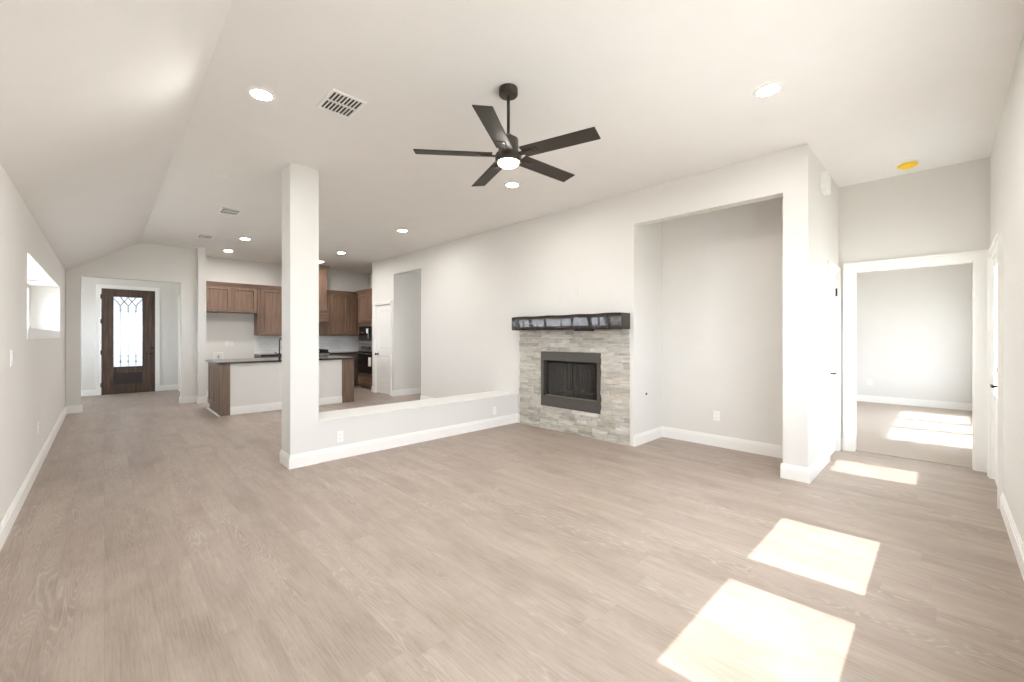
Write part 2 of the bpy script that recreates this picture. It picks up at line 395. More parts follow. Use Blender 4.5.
# column and half wall
CX0, CX1, CY_0, CY_1 = -4.80, Xp, 1.324, 1.597
PZ = .44; PYB = -5.0
struct('wall_column', bmx((CX0, CX1, CY_0, CY_1, 0, Hc)), 'white_wall', 'square white column at the end of the half wall', 'column')
bm = bmesh.new(); box(bm, PYB, Xp - .012, CY_1, Yf, 0, PZ - .022); box(bm, PYB - .012, Xp, CY_1, Yf, PZ - .022, PZ, bev=.006)
struct('wall_half', bm, 'white_wall', 'low white half wall between living room and kitchen', 'half wall')

# baseboards -----------------------------------------------------
BH, BT = .135, .016
def base_run(bm, x0, y0, x1, y1, nx, ny, h=BH, t=BT):
    """board along the segment, thickness toward (nx,ny), with a stepped top"""
    for (z0, z1, tt) in ((0, h - .03, t), (h - .03, h - .012, t * .72), (h - .012, h, t * .4)):
        xa, xb = sorted((x0, x1)); ya, yb = sorted((y0, y1))
        if nx: xs = (x0, x0 + nx * tt); box(bm, min(xs), max(xs), ya, yb, z0, z1)
        else: ys = (y0, y0 + ny * tt); box(bm, xa, xb, min(ys), max(ys), z0, z1)
def board(name, runs):
    bm = bmesh.new()
    for r in runs: base_run(bm, *r)
    return struct(name, bm, 'trim')
board('baseboard_left', [(Xa, Yl, Xr, Yl, 0, 1)])
board('baseboard_right', [(Xr, Yl + BT, Xr, DY0 - .09, -1, 0)])
board('baseboard_end', [(Xc, Ye, OX0 - .09, Ye, 0, -1)])
board('baseboard_hall', [(Xc, Yf, Xc, CY0 - .06, 1, 0), (NR - BT, Yf, Xc + BT, Yf, 0, -1), (NR, Yf, NR, Yb, -1, 0)])
board('baseboard_niche', [(Xn, Yb, NR, Yb, 0, -1), (Xn, Yf, Xn, Yb, 1, 0)])
board('baseboard_fireplace', [(Xp, Yf, -4.477, Yf, 0, -1)])
board('baseboard_half_wall', [(Xp - .012, CY_1, Xp - .012, Yf, 1, 0), (PYB, CY_1, PYB, Yf, -1, 0)])
board('baseboard_column', [(CX0 - BT, CY_0, CX1 + BT, CY_0, 0, -1), (CX1, CY_0, CX1, CY_1, 1, 0), (CX0, CY_0, CX0, CY_1, -1, 0)])
board('baseboard_kitchen', [(HX1 , Yf, PYB, Yf, 0, -1), (HX0, Yf, PX1 + .06, Yf, 0, -1), (PX0 - .06, Yf, X1, Yf, 0, -1), (HX0, Yf, HX0, 7.2, 1, 0), (HX0, 7.2, HX1, 7.2, 0, -1)])
board('baseboard_foyer', [(Xa, Yl, Xa, GY0, 1, 0), (Xa, GY1, Xa, 1.311, 1, 0), (Xa - .13, GY0, Xa, GY0, 0, 1), (Xa - .13, GY1, Xa, GY1, 0, -1), (Xa + .24, 1.296, Xa + .24, 1.452, 1, 0), (Xa, 1.312, Xa + .24, 1.312, 0, -1), (Xk, 1.436, Xa + .24, 1.436, 0, 1), (Xk, 1.452, Xk, 2.46, 1, 0)])
board('baseboard_entry', [(Xd + .025, -1.38, Xd + .025, EY0 - .07, 1, 0), (Xd + .025, EY1 + .07, Xd + .025, 1.294, 1, 0), (SX1 + .07, 1.294, Xk - .12, 1.294, 0, -1)])
board('baseboard_bedroom', [(-4.05, 10.9, BX, 10.9, 0, -1)])

# casings ---------------------------------------------------------
def casing(bm, axis, p, s, u0, u1, zt, wd=.085, t=.018):
    """flat casing with a raised outer band around an opening, on plane p, projecting s (+1/-1)"""
    def B(a, b, z0, z1, tt):
        q = sorted((p, p + s * tt))
        if axis == 'X': box(bm, q[0], q[1], a, b, z0, z1)
        else: box(bm, a, b, q[0], q[1], z0, z1)
    B(u0 - wd + .022, u0, 0, zt + wd - .022, t); B(u1, u1 + wd - .022, 0, zt + wd - .022, t); B(u0, u1, zt, zt + wd - .022, t)
    B(u0 - wd, u0 - wd + .022, 0, zt + wd, t * 1.5); B(u1 + wd - .022, u1 + wd, 0, zt + wd, t * 1.5); B(u0 - wd + .022, u1 + wd - .022, zt + wd - .022, zt + wd, t * 1.5)
bm = bmesh.new(); casing(bm, 'Y', Ye, -1, OX0, OX1, OZ, .09)
for q in ((OX0, OX0 + .012), (OX1 - .012, OX1)): box(bm, *q, Ye - .002, Ye + .125, 0, OZ)
box(bm, OX0, OX1, Ye - .002, Ye + .125, OZ - .012, OZ)
struct('trim_1', bm, 'trim', 'white casing around the opening to the carpeted bedroom', 'door casing')

# ---------------------------------------------------------------- windows
wn = [0]
def window(axis, p, u0, u1, z0, z1, glassp, s, sill_t=.03, out=.02, fw=.022, mull=()):
    wn[0] += 1
    bm = bmesh.new()
    def B(bm, a, b, za, zb, p0, p1):
        q = sorted((p0, p1))
        if axis == 'X': box(bm, q[0], q[1], a, b, za, zb)
        else: box(bm, a, b, q[0], q[1], za, zb)
    g0, g1 = glassp - .012, glassp + .012
    B(bm, u0, u0 + fw, z0, z1, g0, g1); B(bm, u1 - fw, u1, z0, z1, g0, g1)
    B(bm, u0 + fw, u1 - fw, z0, z0 + fw, g0, g1); B(bm, u0 + fw, u1 - fw, z1 - fw, z1, g0, g1)
    for m_ in mull: B(bm, m_ - .03, m_ + .03, z0 + fw, z1 - fw, g0, g1)
    o = obj('window_%d' % wn[0], bm, 'trim'); o['kind'] = 'structure'
    bm = bmesh.new(); B(bm, u0 + fw, u1 - fw, z0 + fw, z1 - fw, glassp - .003, glassp + .003)
    obj('pane', bm, 'glass', o)
    if sill_t:
        bm = bmesh.new(); B(bm, u0 - .0, u1 + .0, z0 - .001, z0 + sill_t, glassp + s * .026, p + s * out)
        obj('sill', bm, 'trim', o)
    return o
for a, b in WIN: window('X', Xr, a - FW, b + FW, WZ0 - FW, WZ1 + FW, .44, -1, .0, fw=FW)
for a, b in BW:
    o = window('X', BX, a - .03, b + .03, .55, 2.11, BX + .12, -1, .0, fw=.03)
    obj('dimming_screen', bmx((BX + .138, BX + .139, a, b, .58, 2.08)), 'dim_screen', o)  # unseen screen added over the bedroom windows to dim the room
NW = [(-8.86, -8.38), (-7.96, -7.46), (-7.04, -6.54), (-6.12, -5.62)]
for a, b in NW: window('Y', NYB, a, b, NZ0 + .12, NZ1 - .06, NYB - .04, 1, .0)
struct('trim_2', bmx((NX0 + .001, NX1 - .001, NYB - .001, Yl + .004, NZ0 - .001, NZ0 + .095), bev=.004), 'trim')
window('Y', -1.38, -12.3, -11.5, 1.1, 2.1, -1.44, 1, .0)  # unseen window added to brighten the foyer
window('Y', 7.2, HX0 + .3, HX1 - .3, 1.2, 1.9, 7.25, -1, .0)  # unseen window added to lighten the side hallway

# ---------------------------------------------------------------- doors
def place(bm, M): bmesh.ops.transform(bm, matrix=M, verts=bm.verts)
def frame_M(axis, p, u, facing):
    """local x along the wall, local -y toward the room"""
    if axis == 'Y': return Matrix.Translation((u, p, 0)) @ Matrix.Rotation(0 if facing < 0 else math.pi, 4, 'Z')
    return Matrix.Translation((p, u, 0)) @ Matrix.Rotation(R(90) if facing > 0 else R(-90), 4, 'Z')
def slab_bm(wd, h, t, panels, z0=.008):
    """door slab, back at y=+t/2.. front at y=-t/2, with recessed panels on both faces"""
    bm = bmesh.new()
    xs = sorted({0, wd, *[q for p in panels for q in p[:2]]})
    holes(bm, 'Y', -t / 2, t / 2, 0, wd, z0, h, [tuple(p) for p in panels])
    for (a, b, c, d) in panels:
        # bevelled moulding then raised field
        for sgn in (-1, 1):
            y0, y1 = sgn * t / 2, sgn * (t / 2 - .012)
            m = .018
            o_ = [(a, c), (b, c), (b, d), (a, d)]; i_ = [(a + m, c + m), (b - m, c + m), (b - m, d - m), (a + m, d - m)]
            vo = [bm.verts.new((x, y0, z)) for x, z in o_]; vi = [bm.verts.new((x, y1, z)) for x, z in i_]
            for k in range(4): bm.faces.new((vo[k], vo[(k + 1) % 4], vi[(k + 1) % 4], vi[k]))
            m2 = .05; r_ = [(a + m2, c + m2), (b - m2, c + m2), (b - m2, d - m2), (a + m2, d - m2)]
            vr = [bm.verts.new((x, sgn * (t / 2 - .005), z)) for x, z in r_]
            for k in range(4): bm.faces.new((vi[k], vi[(k + 1) % 4], vr[(k + 1) % 4], vr[k]))
            bm.faces.new(vr)
    return bm
def lever_bm(x, z, y, flip=1):
    bm = bmesh.new(); cyl(bm, (x, y - .006, z), .027, .027, .012, 'Y', 24); cyl(bm, (x, y - .03, z), .009, .009, .05, 'Y', 12)
    box(bm, min(x - .012 * flip, x + .11 * flip), max(x - .012 * flip, x + .11 * flip), y - .062, y - .048, z - .009, z + .009, bev=.003); return bm
def knob_bm(x, z, y):
    bm = bmesh.new(); cyl(bm, (x, y - .005, z), .028, .028, .01, 'Y', 24); cyl(bm, (x, y - .025, z), .01, .01, .04, 'Y', 12)
    g = bmesh.ops.create_uvsphere(bm, u_segments=16, v_segments=10, radius=.028); bmesh.ops.transform(bm, matrix=Matrix.Translation((x, y - .058, z)) @ Matrix.Diagonal((1, .75, 1, 1)), verts=g['verts']); return bm
def hinge_bm(x, z, y):
    bm = bmesh.new(); cyl(bm, (x, y - .008, z), .008, .008, .09, 'Z', 10); box(bm, x - .018, x + .018, y - .003, y + .001, z - .045, z + .045); return bm
dn = [0]
def white_door(axis, p, facing, u0, u1, h, wall_p, label, hardware='lever', hx=None, hinge_side=None, hz=.93, glass=None, casing_w=.075):
    """u0<u1 in world; slab centred on plane p"""
    dn[0] += 1
    wd = u1 - u0 - .02
    rev = (axis == 'Y' and facing > 0) or (axis == 'X' and facing < 0)   # local x runs against world u
    M = frame_M(axis, p, (u1 - .01) if rev else (u0 + .01), facing)
    m = .11
    if glass: pan = [(m, wd - m, .22, .72)]
    else: pan = [(m, wd - m, .2, .86), (m, wd - m, 1.0, h - .13)]
    t = .038
    bm = slab_bm(wd, h - .01, t, pan) if not glass else holes(bmesh.new(), 'Y', -t / 2, t / 2, 0, wd, .008, h - .01, [glass])
    place(bm, M)
    o = obj('door_%d' % dn[0], bm, 'trim'); o['kind'] = 'structure'; tag(o, label, 'door')
    def part(n, b, m_): place(b, M); return obj(n, b, m_, o)
    if hx is None: hx = wd - .07
    flip = -1 if hx > wd / 2 else 1
    if hardware == 'lever': part('door_handle', lever_bm(hx, hz, -t / 2, flip), 'black')
    else: part('door_knob', knob_bm(hx, hz, -t / 2), 'black')
    hs_ = 0.004 if hx > wd / 2 else wd - .004
    for z in (.25, 1.05, h - .22): part('hinge', hinge_bm(hs_, z, -t / 2), 'black' if (axis == 'X' and facing > 0 and z > 1.5) else 'white')
    if glass:
        part('pane', bmx((glass[0], glass[1], -.004, .004, glass[2], glass[3])), 'glass')
        b = bmesh.new()
        a0, a1, c0, c1 = glass
        for q in ((a0 - .03, a0, c0 - .03, c1 + .03), (a1, a1 + .03, c0 - .03, c1 + .03), (a0, a1, c0 - .03, c0), (a0, a1, c1, c1 + .03)):
            box(b, q[0], q[1], -t / 2 - .01, -t / 2, q[2], q[3])
        part('glass_frame', b, 'trim')
        b = bmesh.new(); cyl(b, (hx, -t / 2 - .01, hz + .13), .028, .026, .02, 'Y', 24); box(b, hx - .006, hx + .006, -t / 2 - .034, -t / 2 - .02, hz + .105, hz + .155)
        part('deadbolt', b, 'black')
    b = bmesh.new(); casing(b, axis, wall_p, facing, u0, u1, h, casing_w)
    q = sorted((wall_p, p - facing * .03))
    for (a, c) in ((u0, u0 + .008), (u1 - .008, u1)):
        (box(b, a, c, *q, 0, h) if axis == 'Y' else box(b, *q, a, c, 0, h))
    (box(b, u0, u1, *q, h - .008, h) if axis == 'Y' else box(b, *q, u0, u1, h - .008, h))
    obj('casing', b, 'trim', o)
    return o
# front door (wood) -------------------------------------------------
M = frame_M('X', Xd, EY0 + .012, 1); wd = EY1 - EY0 - .024
t = .045; gx0, gx1, gz0, gz1 = .185, .71, .60, 2.225
bm = holes(bmesh.new(), 'Y', -t / 2, t / 2, 0, wd, .01, EZ - .012, [(gx0, gx1, gz0, gz1), (gx0, gx1, .19, .49)])
place(bm, M); dn[0] = 1
fd = obj('door_1', bm, 'doorwood'); fd['kind'] = 'structure'; tag(fd, 'dark stained wood front door with tall leaded glass panel', 'front door')
def fpart(n, b, m_, par=fd): place(b, M); return obj(n, b, m_, par)
b = bmesh.new()
for (a, c, z0, z1) in ((gx0, gx1, gz0, gz1), (gx0, gx1, .19, .49)):
    for q in ((a, a + .018, z0, z1), (c - .018, c, z0, z1), (a + .018, c - .018, z0, z0 + .018), (a + .018, c - .018, z1 - .018, z1)): box(b, q[0], q[1], -t / 2 - .006, -t / 2 + .008, q[2], q[3])
fpart('moulding', b, 'doorwood')
b = bmesh.new(); box(b, gx0, gx1, -.008, .008, .19, .49); box(b, gx0 + .05, gx1 - .05, -.018, .018, .24, .44, bev=.008)
fpart('lower_panel', b, 'darkpanel')
fpart('pane', bmx((gx0, gx1, -.004, .004, gz0, gz1)), 'doorglass')
b = bmesh.new()
W3 = (gx1 - gx0) / 4
def tb(pts, r=.0035): tube(b, [(x, -.008, z) for x, z in pts], r, 6)
cs = [gx0 + W3 * k for k in (1, 2, 3)]
for c in cs:
    tb([(c, gz0 + .02), (c, gz0 + .24)]); tb([(c, gz0 + .3), (c, gz1 - .3)], .0025)
    for zz in (gz0 + .13, gz0 + .26, gz1 - .33, gz1 - .26):      # small diamonds on the line
        tb([(c, zz - .03), (c + .017, zz), (c, zz + .03), (c - .017, zz), (c, zz - .03)], .007)
    for s_ in (-1, 1):                       # interlaced gothic arcs
        tb([(c, gz1 - .22), (c + s_ * .03, gz1 - .17), (c + s_ * .07, gz1 - .11), (c + s_ * .11, gz1 - .06), (c + s_ * W3, gz1 - .01)], .009)
tb([(gx0, gz0 + .05), (gx1, gz0 + .05)], .003); tb([(gx0, gz0 + .19), (gx1, gz0 + .19)], .0025)
fpart('leading', b, 'lead')
b = bmesh.new(); cyl(b, (wd - .06, -t / 2 - .012, 1.03), .03, .027, .024, 'Y', 20); fpart('deadbolt', b, 'black')
b = lever_bm(wd - .06, .90, -t / 2, -1); fpart('door_handle', b, 'black')
for z in (.22, .95, 1.65, 2.2): fpart('hinge', hinge_bm(.002, z, -t / 2), 'black')
b = bmesh.new(); casing(b, 'X', Xd + .025, 1, EY0, EY1, EZ, .07)
box(b, Xd - .1, Xd + .024, EY0, EY0 + .011, 0, EZ); box(b, Xd - .1, Xd + .024, EY1 - .011, EY1, 0, EZ); box(b, Xd - .1, Xd + .024, EY0, EY1, EZ - .011, EZ)
obj('casing', b, 'trim', fd)
b = bmx((Xd - .1, Xd + .03, EY0 + .01, EY1 - .01, 0, .012)); obj('threshold', b, 'bronze', fd)

white_door('Y', Yf + .04, -1, PX0, PX1, 2.03, Yf, 'white two-panel pantry door with black knob beside the oven cabinet', 'knob', hx=.075, hz=.90, casing_w=.06)
white_door('X', Xc - .03, 1, CY0, CY1, 2.04, Xc, 'narrow white closet door with black lever on the hall left side', 'lever', hx=.06, hz=.92, casing_w=.06)
white_door('X', Xr + .03, -1, DY0, DY1, 2.04, Xr, 'white half-glass patio door with black lever on the right wall', 'lever', hz=.92, glass=(.20, .70, .80, 1.93))
white_door('Y', 1.33, -1, SX0, SX1, 2.2, 1.294, 'white side door in the entry hall, just right of the front door', 'lever', hz=.92)

# ---------------------------------------------------------------- fireplace
fp = thing('fireplace', 'fireplace with pale ledger stone surround and dark metal firebox', 'fireplace', ((FX0 + FX1) / 2, Yf, 0))
# stone
SX0_, SX1_, SZ1 = -4.465, -2.615, 1.398
bm = bmesh.new(); tone = bm.faces.layers.float.new('tone_f'); rng = random.Random(3)
tones = []
def stone(x0, x1, z0, z1):
    if x1 - x0 < .004 or z1 - z0 < .004: return
    pr = rng.uniform(.012, .034); tn = rng.choice([.06, .14, .2, .28, .35, .4, .45, .5, .55, .6, .64, .78, .92, 1]) + rng.uniform(-.03, .03)
    k0 = len(bm.faces)
    y1 = Yf + .001; y0 = Yf - pr; g = .0012
    nx = max(1, int((x1 - x0) / .05)); fr = [[bm.verts.new((x0 + g + (x1 - x0 - 2 * g) * i / nx, y0 + rng.uniform(-.004, .004), zz)) for i in range(nx + 1)] for zz in (z0 + g, (z0 + z1) / 2, z1 - g)]
    bk = [[bm.verts.new((v.co.x, y1, zz)) for v in fr[0]] for zz in (z0 + g, z1 - g)]
    for j in (0, 1):
        for i in range(nx): bm.faces.new((fr[j][i], fr[j][i + 1], fr[j + 1][i + 1], fr[j + 1][i]))
    for i in range(nx):
        bm.faces.new((fr[0][i], fr[0][i + 1], bk[0][i + 1], bk[0][i])); bm.faces.new((fr[2][i], fr[2][i + 1], bk[1][i + 1], bk[1][i]))
    for i in (0, nx): bm.faces.new((fr[0][i], fr[1][i], fr[2][i], bk[1][i], bk[0][i]))
    bm.faces.ensure_lookup_table()
    for f in bm.faces[k0:]: f[tone] = tn
z = 0
while z < SZ1 - .005:
    h = rng.choice([.038, .046, .054]); h = min(h, SZ1 - z)
    if SZ1 - z - h < .015: h = SZ1 - z
    x = SX0_
    segs = []
    while x < SX1_ - .001:
        l = rng.uniform(.12, .42); x2 = min(x + l, SX1_)
        if SX1_ - x2 < .06: x2 = SX1_
        segs.append((x, x2)); x = x2
    a0, a1 = max(z, FZ0), min(z + h, FZ1)
    for (p, q) in segs:
        if z + h <= FZ0 + .001 or z >= FZ1 - .001: stone(p, q, z, z + h)
        else:
            if q <= FX0 or p >= FX1: stone(p, q, z, z + h)
            else:
                if p < FX0: stone(p, FX0, z, z + h)
                if q > FX1: stone(FX1, q, z, z + h)
                if z < FZ0 - .001: stone(max(p, FX0), min(q, FX1), z, FZ0)
                if z + h > FZ1 + .001: stone(max(p, FX0), min(q, FX1), FZ1, z + h)
    z += h
vals = [f[tone] for f in bm.faces]
bmesh.ops.translate(bm, vec=-Vector(fp.location), verts=bm.verts)
me = bpy.data.meshes.new('stone_surround'); bm.normal_update(); bmesh.ops.recalc_face_normals(bm, faces=bm.faces); bm.to_mesh(me); 
bm.free()
at = me.attributes['tone_f'] if 'tone_f' in me.attributes else None
a2 = me.attributes.new('tone', 'FLOAT', 'FACE')
for i in range(len(me.polygons)): a2.data[i].value = (at.data[i].value if at else vals[i])
me.materials.append(mt['stone']); so = bpy.data.objects.new('stone_surround', me); C.objects.link(so); so.parent = fp
# metal face
ix0, ix1, iz0, iz1 = -3.965, -3.065, .475, .975
bm = holes(bmesh.new(), 'Y', Yf - .04, Yf + .02, FX0 + .001, FX1 - .001, FZ0 + .001, FZ1 - .001, [(ix0, ix1, iz0, iz1)])
obj('metal_face', bm, 'frame', fp, world=True)
bm = bmesh.new()
a, b_, y0, y1 = ix0, ix1, Yf + .02, Yf + .5
box(bm, a - .02, b_ + .02, y1, y1 + .02, iz0 - .02, iz1 + .02); box(bm, a - .02, a, y0, y1, iz0 - .02, iz1 + .02); box(bm, b_, b_ + .02, y0, y1, iz0 - .02, iz1 + .02)
box(bm, a, b_, y0, y1, iz0 - .02, iz0); box(bm, a, b_, y0, y1, iz1, iz1 + .02)
obj('firebox', bm, 'soot', fp, world=True)
bm = bmesh.new()
def curtain(xa, xb):
    n = 90; prev = None
    for i in range(n + 1):
        x = xa + (xb - xa) * i / n; y = Yf + .035 + .010 * math.sin(i * 1.25) + .004 * math.sin(i * .37)
        v = [bm.verts.new((x, y, iz0 + .02)), bm.verts.new((x, y, iz1 - .03))]
        if prev: bm.faces.new((prev[0], v[0], v[1], prev[1]))
        prev = v
curtain(ix0 + .01, (ix0 + ix1) / 2 - .004); curtain((ix0 + ix1) / 2 + .004, ix1 - .01)
obj('mesh_curtain', bm, 'screen', fp, world=True)
bm = bmesh.new(); tube(bm, [(ix0, Yf + .03, iz1 - .022), (ix1, Yf + .03, iz1 - .022)], .006); obj('curtain_rod', bm, 'black', fp, world=True)
bm = bmesh.new(); box(bm, ix0, ix1, Yf + .0, Yf + .02, iz0, iz0 + .012, bev=.002); obj('bottom_rail', bm, 'brass', fp, world=True)
bm = bmesh.new()
for k in range(6): tube(bm, [(-3.8 + k * .11, Yf + .12, iz0 + .07), (-3.8 + k * .11, Yf + .36, iz0 + .07), (-3.8 + k * .11, Yf + .38, iz0 + .12)], .008)
for yy in (Yf + .16, Yf + .34): tube(bm, [(-3.83, yy, iz0 + .06), (-3.22, yy, iz0 + .06)], .008)
for xx in (-3.78, -3.27):
    for yy in (Yf + .16, Yf + .34): tube(bm, [(xx, yy, iz0), (xx, yy, iz0 + .06)], .007)
obj('log_grate', bm, 'black', fp, world=True)
# mantel
mr = tag(obj('mantel_beam', bmesh.new(), 'mantel'), 'rough hewn dark timber mantel beam above the stone fireplace', 'mantel')
bm = bmesh.new(); mx0, mx1, my0, my1, mz0, mz1 = -4.45, -2.615, Yf - .205, Yf, 1.402, 1.597
nx = 96; rr = random.Random(5)
ph = [rr.uniform(0, 6.28) for _ in range(6)]
def hew(x, v, amp=1.0):
    return amp * (.002 * math.sin(x * 22 + ph[0] + .8 * v) + .0012 * math.sin(x * 47 + ph[1] + 2 * v) + .0005 * math.sin(x * 90 + ph[2]))
prof = []
ny = 7
for j in range(ny): prof.append(('f', j / (ny - 1)))
rows = []
for i in range(nx + 1):
    x = mx0 + (mx1 - mx0) * i / nx
    ring = []
    for j in range(8): v = j / 7; ring.append((x, my0 + hew(x, v) + (.006 if j in (0, 7) else 0), mz0 + (mz1 - mz0) * v + (.003 * math.sin(x * 13) if j == 7 else 0)))
    for j in range(1, 4): ring.append((x, my0 + (my1 - my0) * j / 3, mz1 + .003 * math.sin(x * 13)))
    for j in range(0, 3): ring.append((x, my1 - (my1 - my0) * j / 3, mz0 + .002 * math.sin(x * 17) * (j > 0)))
    rows.append([bm.verts.new(p) for p in ring])
for a, b_ in zip(rows, rows[1:]):
    k = len(a)
    for j in range(k): bm.faces.new((a[j], a[(j + 1) % k], b_[(j + 1) % k], b_[j]))
bm.faces.new(rows[0]); bm.faces.new(rows[-1])
bmesh.ops.recalc_face_normals(bm, faces=bm.faces); bm.to_mesh(mr.data); bm.free()
for p in mr.data.polygons: p.use_smooth = True
mr.data.set_sharp_from_angle(angle=R(40))
bm = bmx((-3.33, -3.10, Yf - .16, Yf - .04, 1.384, 1.404), bev=.003); obj('bracket', bm, 'black', mr)

# ---------------------------------------------------------------- kitchen
def shaker(bm, x0, x1, z0, z1, y, t=.02, rail=.06, raised=False):
    """door face: front at y-t; local -y is outward"""
    holes(bm, 'Y', y - t, y, x0, x1, z0, z1, [(x0 + rail, x1 - rail, z0 + rail, z1 - rail)])
    a, b, c, d = x0 + rail, x1 - rail, z0 + rail, z1 - rail
    m = .012
    vo = [bm.verts.new((x, y - t, z)) for x, z in ((a, c), (b, c), (b, d), (a, d))]; vi = [bm.verts.new((x, y - .007, z)) for x, z in ((a + m, c + m), (b - m, c + m), (b - m, d - m), (a + m, d - m))]
    for k in range(4): bm.faces.new((vo[k], vo[(k + 1) % 4], vi[(k + 1) % 4], vi[k]))
    bm.faces.new(vi)
MK = Matrix.Translation((Xk + .001, 0, 0)) @ Matrix.Rotation(R(90), 4, 'Z')     # local x = world Y, local -y = world +X
def kt(name, label, cat, lx, group=None, M=MK):
    """thing with its root on the wall plane at local x = lx"""
    o = thing(name, label, cat, M @ Vector((lx, 0, 0)), M.to_euler().z, group); return o
def lobj(n, b, m_, par, lx=0):
    bmesh.ops.translate(b, vec=(-lx, 0, 0), verts=b.verts); return obj(n, b, m_, par)
def upper(label, y0, y1, z0, z1, depth, doors, crown=True, left_open=False):
    u = kt('upper_cabinet', label, 'cabinet', y0, 'upper cabinets on the kitchen back wall')
    lobj('body', bmx((y0 + .001, y1 - .001, -depth, 0, z0, z1)), 'cab', u, y0)
    for (a, c) in doors:
        b = bmesh.new(); shaker(b, a, c, z0 + .012, z1 - .012, -depth); lobj('door', b, 'cab', u, y0)
    b = bmesh.new()
    for k, (zz, ex) in enumerate(((0, .012), (.025, .025), (.05, .042))): box(b, y0 + .001, y1 - .001, -depth - .02 - ex, 0, z1 + zz, z1 + zz + .025)
    lobj('crown_moulding', b, 'cabh', u, y0)
    return u
upper('short walnut brown upper cabinet over the empty refrigerator bay', 1.44, 2.478, 1.83, 2.395, .33, [(1.505, 1.975), (1.99, 2.46)])
upper('tall walnut brown upper cabinet left of the range hood', 2.48, 3.18, 1.325, 2.395, .33, [(2.545, 3.15)])
upper('tall walnut brown upper cabinet right of the range hood', 3.955, 5.1, 1.325, 2.395, .33, [(4.10, 4.53), (4.545, 4.975)])
h = kt('range_hood', 'walnut brown wooden range hood rising to the ceiling above the range', 'range hood', 3.2)
lobj('chimney', bmx((3.2, 3.945, -.50, 0, 1.96, 2.95)), 'cab', h, 3.2)
b = bmesh.new()
for zz, ex in ((2.95, .012), (2.98, .03), (3.01, .05)): box(b, 3.2 - ex, 3.945 + min(ex, .0), -.5 - ex, 0, zz, zz + .03)
box(b, 3.945, 3.985, -.55, 0, 3.0, 3.04)
lobj('crown_moulding', b, 'cabh', h, 3.2)
b = bmesh.new(); box(b, 3.2, 3.952, -.58, -.001, 1.70, 1.93, bev=.005); box(b, 3.2, 3.952, -.6, -.001, 1.93, 1.96, bev=.005); box(b, 3.2, 3.952, -.6, -.001, 1.672, 1.70, bev=.005)
lobj('lower_band', b, 'cabh', h, 3.2)
lobj('filter', bmx((3.3, 3.85, -.5, -.1, 1.665, 1.672)), 'steel', h, 3.2)
for s0, s1 in ((3.2, 3.215), (3.84, 3.95)): lobj('side_panel', bmx((s0, s1, -.34, 0, 1.325, 1.67)), 'cab', h, 3.2)
b = bmx((2.48, 5.2, -.008, 0, .905, 1.322)); place(b, MK); tag(obj('tile_backsplash', b, 'tile'), 'white subway tile backsplash between counter and upper cabinets', 'backsplash')
def basecab(label, y0, y1, doors):
    u = kt('base_cabinet', label, 'cabinet', y0, 'base cabinets on the kitchen back wall')
    b = bmesh.new(); box(b, y0 + .001, y1 - .001, -.58, 0, .1, .865); box(b, y0 + .001, y1 - .001, -.52, 0, 0, .1); lobj('body', b, 'cab', u, y0)
    for a, c in doors:
        b = bmesh.new(); shaker(b, a, c, .12, .67, -.58); lobj('door', b, 'cab', u, y0)
        b = bmesh.new(); shaker(b, a, c, .69, .85, -.58, rail=.035); lobj('drawer', b, 'cabh', u, y0)
basecab('walnut brown base cabinet left of the range behind the island', 2.49, 3.185, [(2.51, 2.84), (2.855, 3.17)])
basecab('walnut brown base cabinet right of the range by the wall oven', 3.965, 4.60, [(4.0, 4.56)])
for lab, a, c in (('dark granite counter left of the range on the back wall', 2.48, 3.187), ('dark granite counter right of the range on the back wall', 3.963, 5.2)):
    b = bmesh.new(); box(b, a, c, -.63, -.009, .866, .904, bev=.004); place(b, MK); tag(obj('countertop', b, 'granite'), lab, 'countertop', 'back wall counters')
r = kt('kitchen_range', 'stainless steel range with black cooktop under the wooden hood', 'range', 3.195)
lobj('body', bmx((3.195, 3.955, -.64, -.02, .06, .90), bev=.004), 'steel', r, 3.195)
lobj('cooktop', bmx((3.195, 3.955, -.65, -.02, .90, .925), bev=.004), 'blackglass', r, 3.195)
lobj('oven_door', bmx((3.22, 3.93, -.665, -.64, .22, .74), bev=.004), 'blackglass', r, 3.195)
b = bmesh.new(); tube(b, [(3.27, -.70, .70), (3.88, -.70, .70)], .011); tube(b, [(3.3, -.66, .70), (3.3, -.70, .70)], .008); tube(b, [(3.85, -.66, .70), (3.85, -.70, .70)], .008); lobj('handle', b, 'steel', r, 3.195)
for k in range(5):
    b = bmesh.new(); cyl(b, (3.29 + k * .14, -.655, .83), .022, .019, .03, 'Y', 20); lobj('knob', b, 'black', r, 3.195)
b = bmesh.new()
for gx in (3.21, 3.46, 3.71):
    for q in ((gx, gx + .012), (gx + .22, gx + .232)): box(b, *q, -.6, -.06, .925, .985)
    for yy in (-.6, -.42, -.24, -.07): box(b, gx + .012, gx + .22, yy, yy + .012, .968, .985)
lobj('burner_grate', b, 'black', r, 3.195)
for sx in (3.22, 3.9):
    for sy in (-.6, -.1):
        b = bmesh.new(); cyl(b, (sx, sy, .03), .018, .018, .06, 'Z', 12); lobj('foot', b, 'black', r, 3.195)

